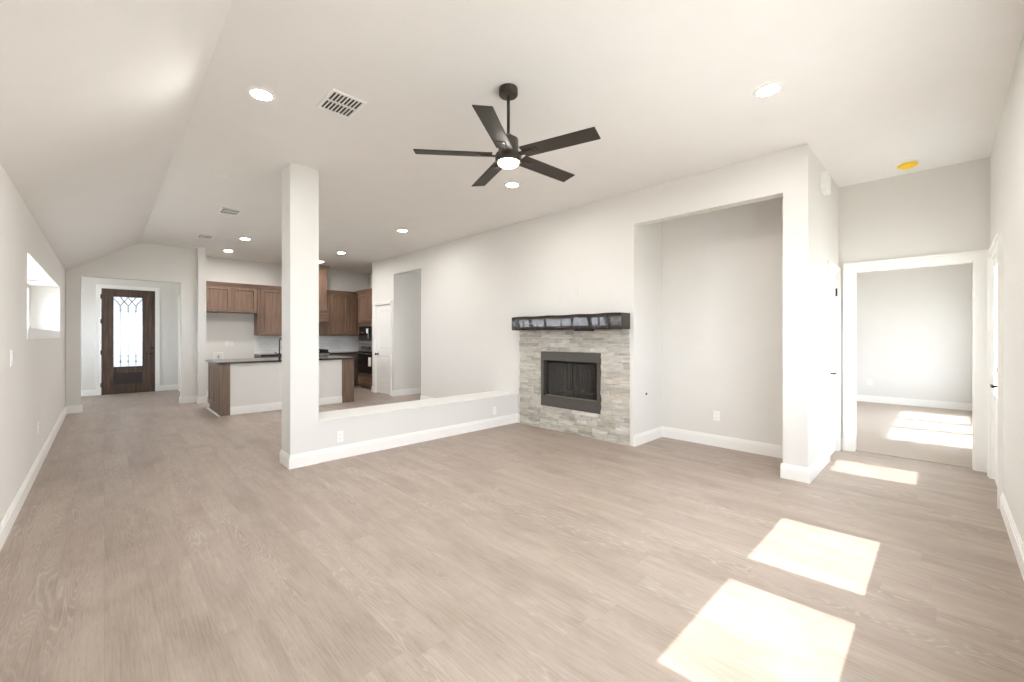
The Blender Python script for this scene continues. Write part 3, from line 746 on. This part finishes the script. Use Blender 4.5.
# oven tower: face on plane Y=4.62 looking -Y
TX0, TX1, TY = -10.38, X1 - .012, 4.625
tw = thing('oven_cabinet', 'tall walnut brown cabinet holding microwave and oven beside the pantry door', 'cabinet', (TX0, TY, 0))
bm = bmesh.new(); box(bm, TX0, TX1, TY + .02, 5.24, .1, 2.38); box(bm, TX0, TX1, TY + .08, 5.24, 0, .1)
obj('body', bm, 'cab', tw, world=True)
mid = (TX0 + TX1) / 2
for a, c in ((TX0 + .012, mid - .004), (mid + .004, TX1 - .012)):
    b = bmesh.new(); shaker(b, a, c, 1.66, 2.365, TY + .02); obj('door', b, 'cab', tw, world=True)
b = bmesh.new(); shaker(b, TX0 + .012, TX1 - .012, .12, .345, TY + .02, rail=.045); obj('drawer', b, 'cabh', tw, world=True)
b = bmesh.new()
for zz, ex in ((0, .012), (.025, .025), (.05, .042)): box(b, TX0 - ex, TX1, TY - ex, 5.24, 2.38 + zz, 2.38 + zz + .028)
obj('crown_moulding', b, 'cabh', tw, world=True)
ox0, ox1 = TX0 + .06, TX1 - .06
mw = thing('wall_microwave', 'built-in black microwave with steel surround above the wall oven', 'microwave', (mid, TY, 1.13))
obj('surround', holes(bmesh.new(), 'Y', TY - .012, TY + .018, ox0, ox1, 1.135, 1.60, [(ox0 + .05, ox1 - .05, 1.2, 1.55)]), 'steel', mw, world=True)
obj('door', bmx((ox0 + .052, ox1 - .2, TY - .02, TY + .015, 1.203, 1.547), bev=.003), 'blackglass', mw, world=True)
obj('control_panel', bmx((ox1 - .198, ox1 - .052, TY - .02, TY + .015, 1.203, 1.547), bev=.003), 'black', mw, world=True)
b = bmesh.new(); tube(b, [(ox1 - .23, TY - .05, 1.24), (ox1 - .23, TY - .05, 1.51)], .009); tube(b, [(ox1 - .23, TY - .05, 1.26), (ox1 - .23, TY - .01, 1.26)], .006); tube(b, [(ox1 - .23, TY - .05, 1.49), (ox1 - .23, TY - .01, 1.49)], .006); obj('handle', b, 'steel', mw, world=True)
obj('paper_tag', bmx((mid + .03, mid + .12, TY - .0235, TY - .0215, 1.38, 1.50)), 'white', mw, world=True)
ov = thing('wall_oven', 'built-in black glass oven with steel control strip under the microwave', 'oven', (mid, TY, .36))
obj('control_panel', bmx((ox0, ox1, TY - .014, TY + .018, .95, 1.10), bev=.003), 'steel', ov, world=True)
obj('display', bmx((mid - .26, mid + .26, TY - .018, TY - .013, .985, 1.065)), 'blackglass', ov, world=True)
obj('door', bmx((ox0, ox1, TY - .03, TY + .018, .40, .935), bev=.004), 'blackglass', ov, world=True)
obj('vent_strip', bmx((ox0, ox1, TY - .014, TY + .018, .365, .395), bev=.002), 'steel', ov, world=True)
b = bmesh.new(); tube(b, [(ox0 + .06, TY - .075, .885), (ox1 - .06, TY - .075, .885)], .011)
for xx in (ox0 + .1, ox1 - .1): tube(b, [(xx, TY - .075, .885), (xx, TY - .025, .885)], .008)
obj('handle', b, 'steel', ov, world=True)
obj('paper_tag', bmx((ox1 - .26, ox1 - .12, TY - .0335, TY - .0315, .58, .80)), 'white', ov, world=True)

# island
IX0, IX1, IY0, IY1 = -9.33, -8.26, 1.345, 3.60
isl = thing('kitchen_island', 'kitchen island with brown wood ends and pale painted back panel', 'island', ((IX0 + IX1) / 2, (IY0 + IY1) / 2, 0))
obj('body', bmx((IX0 + .02, IX1 - .05, IY0 + .03, IY1 - .03, 0, .855)), 'islandwood', isl, world=True)
bm = bmesh.new(); box(bm, IX1 - .045, IX1 - .02, IY0 + .155, IY1 - .235, 0, .855)
obj('back_panel', bm, 'wall', isl, world=True)
bm = bmesh.new(); base_run(bm, IX1 - .02, IY0 + .155, IX1 - .02, IY1 - .235, 1, 0); obj('baseboard', bm, 'trim', isl, world=True)
for a, c in ((IY0, IY0 + .155), (IY1 - .235, IY1)):
    b = bmesh.new(); box(b, IX1 - .15, IX1, a, c, 0, .855, bev=.004); obj('corner_post', b, 'islandwood', isl, world=True)
# end panels (left end faces -Y)
b = bmesh.new()
for x0, x1 in ((IX0, IX0 + .42), (IX0 + .425, IX1 - .155)): shaker(b, x0, x1, .1, .845, IY0 + .03, .02, .07)
obj('end_panel', b, 'islandwood', isl, world=True)
b = bmesh.new()
for x0, x1 in ((IX0, IX0 + .42), (IX0 + .425, IX1 - .155)): box(b, x0, x1, IY1 - .03, IY1 - .01, .1, .845)
obj('end_panel', b, 'islandwood', isl, world=True)
b = bmx((IX0, IX1 + .012, IY0 - .012, IY0 + .012, 0, .018)); obj('shoe_moulding', b, 'trim', isl, world=True)
bm = bmesh.new(); box(bm, IX0 - .01, IX1 + .035, IY0 - .03, IY1 + .07, .856, .888, bev=.005)
tag(obj('island_countertop', bm, 'granite'), 'dark polished granite slab on top of the kitchen island', 'countertop')
f = thing('kitchen_faucet', 'black gooseneck faucet standing on the island countertop', 'faucet', (-9.12, 2.475, .888))
b = bmesh.new(); lathe(b, [(.026, 0), (.026, .012), (.018, .02), (.016, .09)]); obj('base', b, 'black', f, True)
pts = [(0, 0, .05), (0, 0, .30)] + [(.09 - .09 * math.cos(R(a)), 0, .30 + .09 * math.sin(R(a))) for a in range(15, 181, 15)] + [(.18, 0, .24)]
b = bmesh.new(); tube(b, pts, .011, 12); obj('spout', b, 'black', f, True)
b = bmesh.new(); tube(b, [(.18, 0, .245), (.18, 0, .16)], .015, 12); obj('spray_head', b, 'black', f, True)
b = bmesh.new(); tube(b, [(0, 0, .065), (0, -.03, .075), (0, -.085, .11)], .007, 8); obj('lever', b, 'black', f, True)

# ---------------------------------------------------------------- ceiling fixtures
fx, fy, fz = -2.1146, 2.0236, 2.583
fan = thing('ceiling_fan', 'dark bronze five-blade ceiling fan with a lit round lamp', 'ceiling fan', (fx, fy, Hc))
D = fz - Hc
b = bmesh.new(); lathe(b, [(.0, 0), (.064, 0), (.066, -.01), (.066, -.042), (.062, -.05), (.02, -.052), (0, -.052)]); obj('canopy', b, 'bronze', fan, True)
b = bmesh.new(); tube(b, [(0, 0, -.05), (0, 0, D + .11)], .011, 16); obj('downrod', b, 'bronze', fan, True)
b = bmesh.new(); lathe(b, [(.012, D + .145), (.03, D + .14), (.045, D + .126), (.068, D + .112), (.07, D + .035), (.066, D + .028), (.066, D + .012), (.088, D + .006), (.092, D - .004), (.092, D - .042), (.084, D - .052), (.0, D - .052)]); obj('motor_housing', b, 'bronze', fan, True)
b = bmesh.new(); lathe(b, [(0, D - .052), (.068, D - .052), (.068, D - .060), (.06, D - .068), (.035, D - .073), (0, D - .075)]); obj('lamp', b, 'fanlamp', fan, True)
for k in range(5):
    an = 4.0388 + 2 * math.pi / 5 * k; Mb = Matrix.Translation((0, 0, D)) @ Matrix.Rotation(an, 4, 'Z') @ Matrix.Rotation(-.196, 4, 'X')
    b = bmesh.new(); r0, r1 = .114, .6465; w0, w1 = .117, .121
    o_ = [(r0, -w0 / 2), (r1, -w1 / 2), (r1, w1 / 2), (r0, w0 / 2)]
    vt_ = [b.verts.new((x, y, .004)) for x, y in o_]; vb_ = [b.verts.new((x, y, -.004)) for x, y in o_]
    b.faces.new(vt_); b.faces.new(vb_[::-1])
    for i in range(4): b.faces.new((vt_[i], vt_[(i + 1) % 4], vb_[(i + 1) % 4], vb_[i]))
    bmesh.ops.bevel(b, geom=list(b.edges), offset=.002, segments=1, affect='EDGES')
    place(b, Mb); bl = obj('blade', b, 'blade', fan)
    b = bmesh.new(); box(b, .07, .2, -.018, .018, -.012, -.004, bev=.002); box(b, .19, .225, -.03, .03, -.009, -.004, bev=.002); place(b, Mb); obj('blade_bracket', b, 'bronze', bl)

GL = [((-3.391, .803), 'recessed light with white ring near the sloped ceiling, left of the big vent'), ((-.851, 3.335), 'recessed light at the ceiling right, nearest the bedroom hall'), ((-3.422, 3.335), 'recessed light just beyond the ceiling fan'),
      ((-6.164, 3.5), 'recessed light over the walkway between fireplace and kitchen'), ((-8.706, 3.526), 'recessed light above the right end of the island'), ((-8.654, 1.793), 'recessed light above the left end of the island'),
      ((-10.1, 1.803), 'recessed light by the refrigerator bay, deepest in the kitchen'), ((-10.1, 3.6), 'recessed light in front of the range hood, partly behind the column')]
rl = thing('recessed_light', GL[0][1], 'ceiling light', (*GL[0][0], Hc), 0, 'recessed ceiling lights')
b = bmesh.new(); lathe(b, [(.062, -.001), (.066, -.010), (.084, -.007), (.092, -.001), (.092, .01), (.062, .01)]); obj('trim_ring', b, 'white', rl, True)
b = bmesh.new(); cyl(b, (0, 0, -.003), .062, .062, .004); obj('lens', b, 'lamp', rl)
for (x, y), lab in GL[1:]: dup(rl, (x, y, Hc), 0, lab)

def vent(x0, x1, y0, y1, rows, n, label):
    v = thing('ceiling_vent', label, 'vent', ((x0 + x1) / 2, (y0 + y1) / 2, Hc), 0, 'ceiling air vents')
    hx, hy = (x1 - x0) / 2, (y1 - y0) / 2; fr = .018
    b = bmesh.new()
    for q in ((-hx, hx, -hy, -hy + fr), (-hx, hx, hy - fr, hy), (-hx, -hx + fr, -hy + fr, hy - fr), (hx - fr, hx, -hy + fr, hy - fr)): box(b, q[0], q[1], q[2], q[3], -.012, -.001)
    if rows == 2: box(b, -.008, .008, -hy + fr, hy - fr, -.010, -.002)
    obj('frame', b, 'white', v)
    b = bmesh.new()
    for k in range(n + 1):
        yy = -hy + fr + (2 * hy - 2 * fr) * k / n
        box(b, -hx + fr, hx - fr, yy - .0045, yy + .0045, -.010, -.004)
    obj('louvre', b, 'white', v)
    obj('backing', bmx((-hx + fr, hx - fr, -hy + fr, hy - fr, -.003, -.001)), 'duct', v)
vent(-3.275, -2.965, 1.14, 1.39, 2, 8, 'large white louvred ceiling vent nearest the fan')
vent(-7.05, -6.74, 1.135, 1.365, 2, 6, 'middle white ceiling vent on the line toward the front door')
vent(-9.08, -8.79, 1.145, 1.365, 2, 5, 'farthest white ceiling vent, near the entry wall')

sm = thing('smoke_detector', 'smoke detector in a bright yellow dust cover on the hall ceiling', 'smoke detector', (-.24, 5.76, Hc))
b = bmesh.new(); lathe(b, [(0, 0), (.08, 0), (.08, -.012), (.066, -.02), (0, -.02)]); obj('base', b, 'white', sm, True)
b = bmesh.new(); lathe(b, [(.076, -.012), (.079, -.02), (.074, -.034), (.045, -.046), (.04, -.052), (.012, -.054), (0, -.054)]); obj('dust_cover', b, 'yellow', sm, True)
b = bmesh.new(); lathe(b, [(0, 0), (.07, 0), (.07, -.004), (.064, -.007), (0, -.007)]); o = obj('ceiling_cover_plate', b, 'ceiling', None, True); o.location = (-5.42, .88, Hc)
tag(o, 'round blank cover plate painted like the ceiling, above the hall', 'cover plate')

# chime box on the hall wall
ch = thing('door_chime', 'small white rectangular chime box high on the hall wall above closet door', 'door chime', (Xc, 5.18, 2.785))
obj('housing', bmx((0, .055, -.10, .10, -.02, .16), bev=.006), 'white', ch); obj('end_cap', bmx((.003, .05, -.09, .09, -.034, -.0205), bev=.003), 'white', ch)

# ---------------------------------------------------------------- plates
def plate(kind, label, p, face, group=None):
    rot = {'-Y': 0, '+X': R(90), '+Y': math.pi, '-X': R(-90)}[face]
    o = thing({'o': 'wall_outlet', 's': 'light_switch', 'b': 'blank_plate'}[kind], label, {'o': 'outlet', 's': 'light switch', 'b': 'blank plate'}[kind], p, rot, group)
    obj('cover_plate', bmx((-.036, .036, -.006, 0, -.058, .058), bev=.0025), 'white_wall' if kind == 'b' else 'white', o)
    if kind == 'o':
        for dz in (-.022, .022):
            b = bmx((-.017, .017, -.009, -.006, dz - .015, dz + .015), bev=.002); r_ = obj('socket', b, 'trim', o)
            obj('slot', bmx((-.008, -.006, -.0096, -.009, dz - .004, dz + .006), (.006, .008, -.0096, -.009, dz - .004, dz + .006)), 'duct', r_)
    elif kind == 's':
        b = bmx((-.016, .016, -.010, -.006, -.032, .032), bev=.002); obj('rocker', b, 'trim', o)
    return o
plate('s', 'white switch plate on the left wall, nearer than the high window niche', (-4.58, Yl, 1.165), '+Y')
plate('o', 'white outlet low on the left wall near the baseboard', (-6.27, Yl, .41), '+Y')
plate('o', 'white outlet on the back wall of the empty niche', (-1.88, Yb, .365), '-Y')
plate('o', 'white outlet on the half wall beside the column', (Xp - .012, 1.82, .235), '+X')
plate('o', 'white outlet on the half wall close to the fireplace', (Xp - .012, 4.05, .235), '+X')
plate('b', 'left blank cable plate on the wall above the mantel', (-3.72, Yf, 1.855), '-Y')
plate('b', 'right blank cable plate high on the wall above the mantel', (-3.43, Yf, 1.89), '-Y')
plate('o', 'white outlet on the far bedroom wall, left side of the opening', (-1.0, 10.9, .40), '-Y')
plate('o', 'left outlet on the wall of the empty refrigerator bay', (Xk, 1.96, 1.15), '+X')
plate('o', 'right outlet on the wall of the empty refrigerator bay', (Xk, 2.05, 1.15), '+X')
wb = thing('water_box', 'white recessed water line box low in the refrigerator bay', 'water box', (Xk, 1.80, .78), R(90))
obj('frame', holes(bmesh.new(), 'Y', -.01, 0, -.09, .09, 0, .18, [(-.065, .065, .025, .155)]), 'white', wb); obj('valve', bmx((-.012, .012, -.02, 0, .05, .11), bev=.003), 'steel', wb)
plate('s', 'white switch plate on the hall wall left of the closet door', (Xc, 5.33, 1.15), '+X')
b = bmesh.new(); cyl(b, (0, 0, 0), .014, .014, .008, 'X', 16); o = obj('cable_jack', b, 'black', None, True); o.location = (Xn + .004, 4.83, .60)
tag(o, 'small dark cable grommet on the left side wall of the niche', 'cable jack')

# ---------------------------------------------------------------- window portals (daylight sampling)
def portal(loc, rot, sx, sy):
    l = bpy.data.lights.new('daylight_portal', 'AREA'); l.shape = 'RECTANGLE'; l.size = sx; l.size_y = sy; l.cycles.is_portal = True
    o = bpy.data.objects.new('daylight_portal', l); C.objects.link(o); o.location = loc; o.rotation_euler = rot
for a, b in WIN: portal((Xr + .21, (a + b) / 2, (WZ0 + WZ1) / 2), (0, R(90), 0), WZ1 - WZ0, b - a)
for a, b in BW: portal((BX + .16, (a + b) / 2, 1.27), (0, R(90), 0), 1.44, b - a)
portal((Xr + .21, 5.42, 1.43), (0, R(90), 0), 1.0, .5)
portal(((NX0 + NX1) / 2, NYB - .09, 1.70), (R(90), 0, 0), 3.3, .6)
portal((-11.9, -1.52, 1.6), (R(90), 0, 0), .8, 1.0)
portal(((HX0 + HX1) / 2, 7.32, 1.55), (R(-90), 0, 0), .5, .7)
portal((Xd - .21, .41, 1.41), (0, R(-90), 0), 1.62, .52)
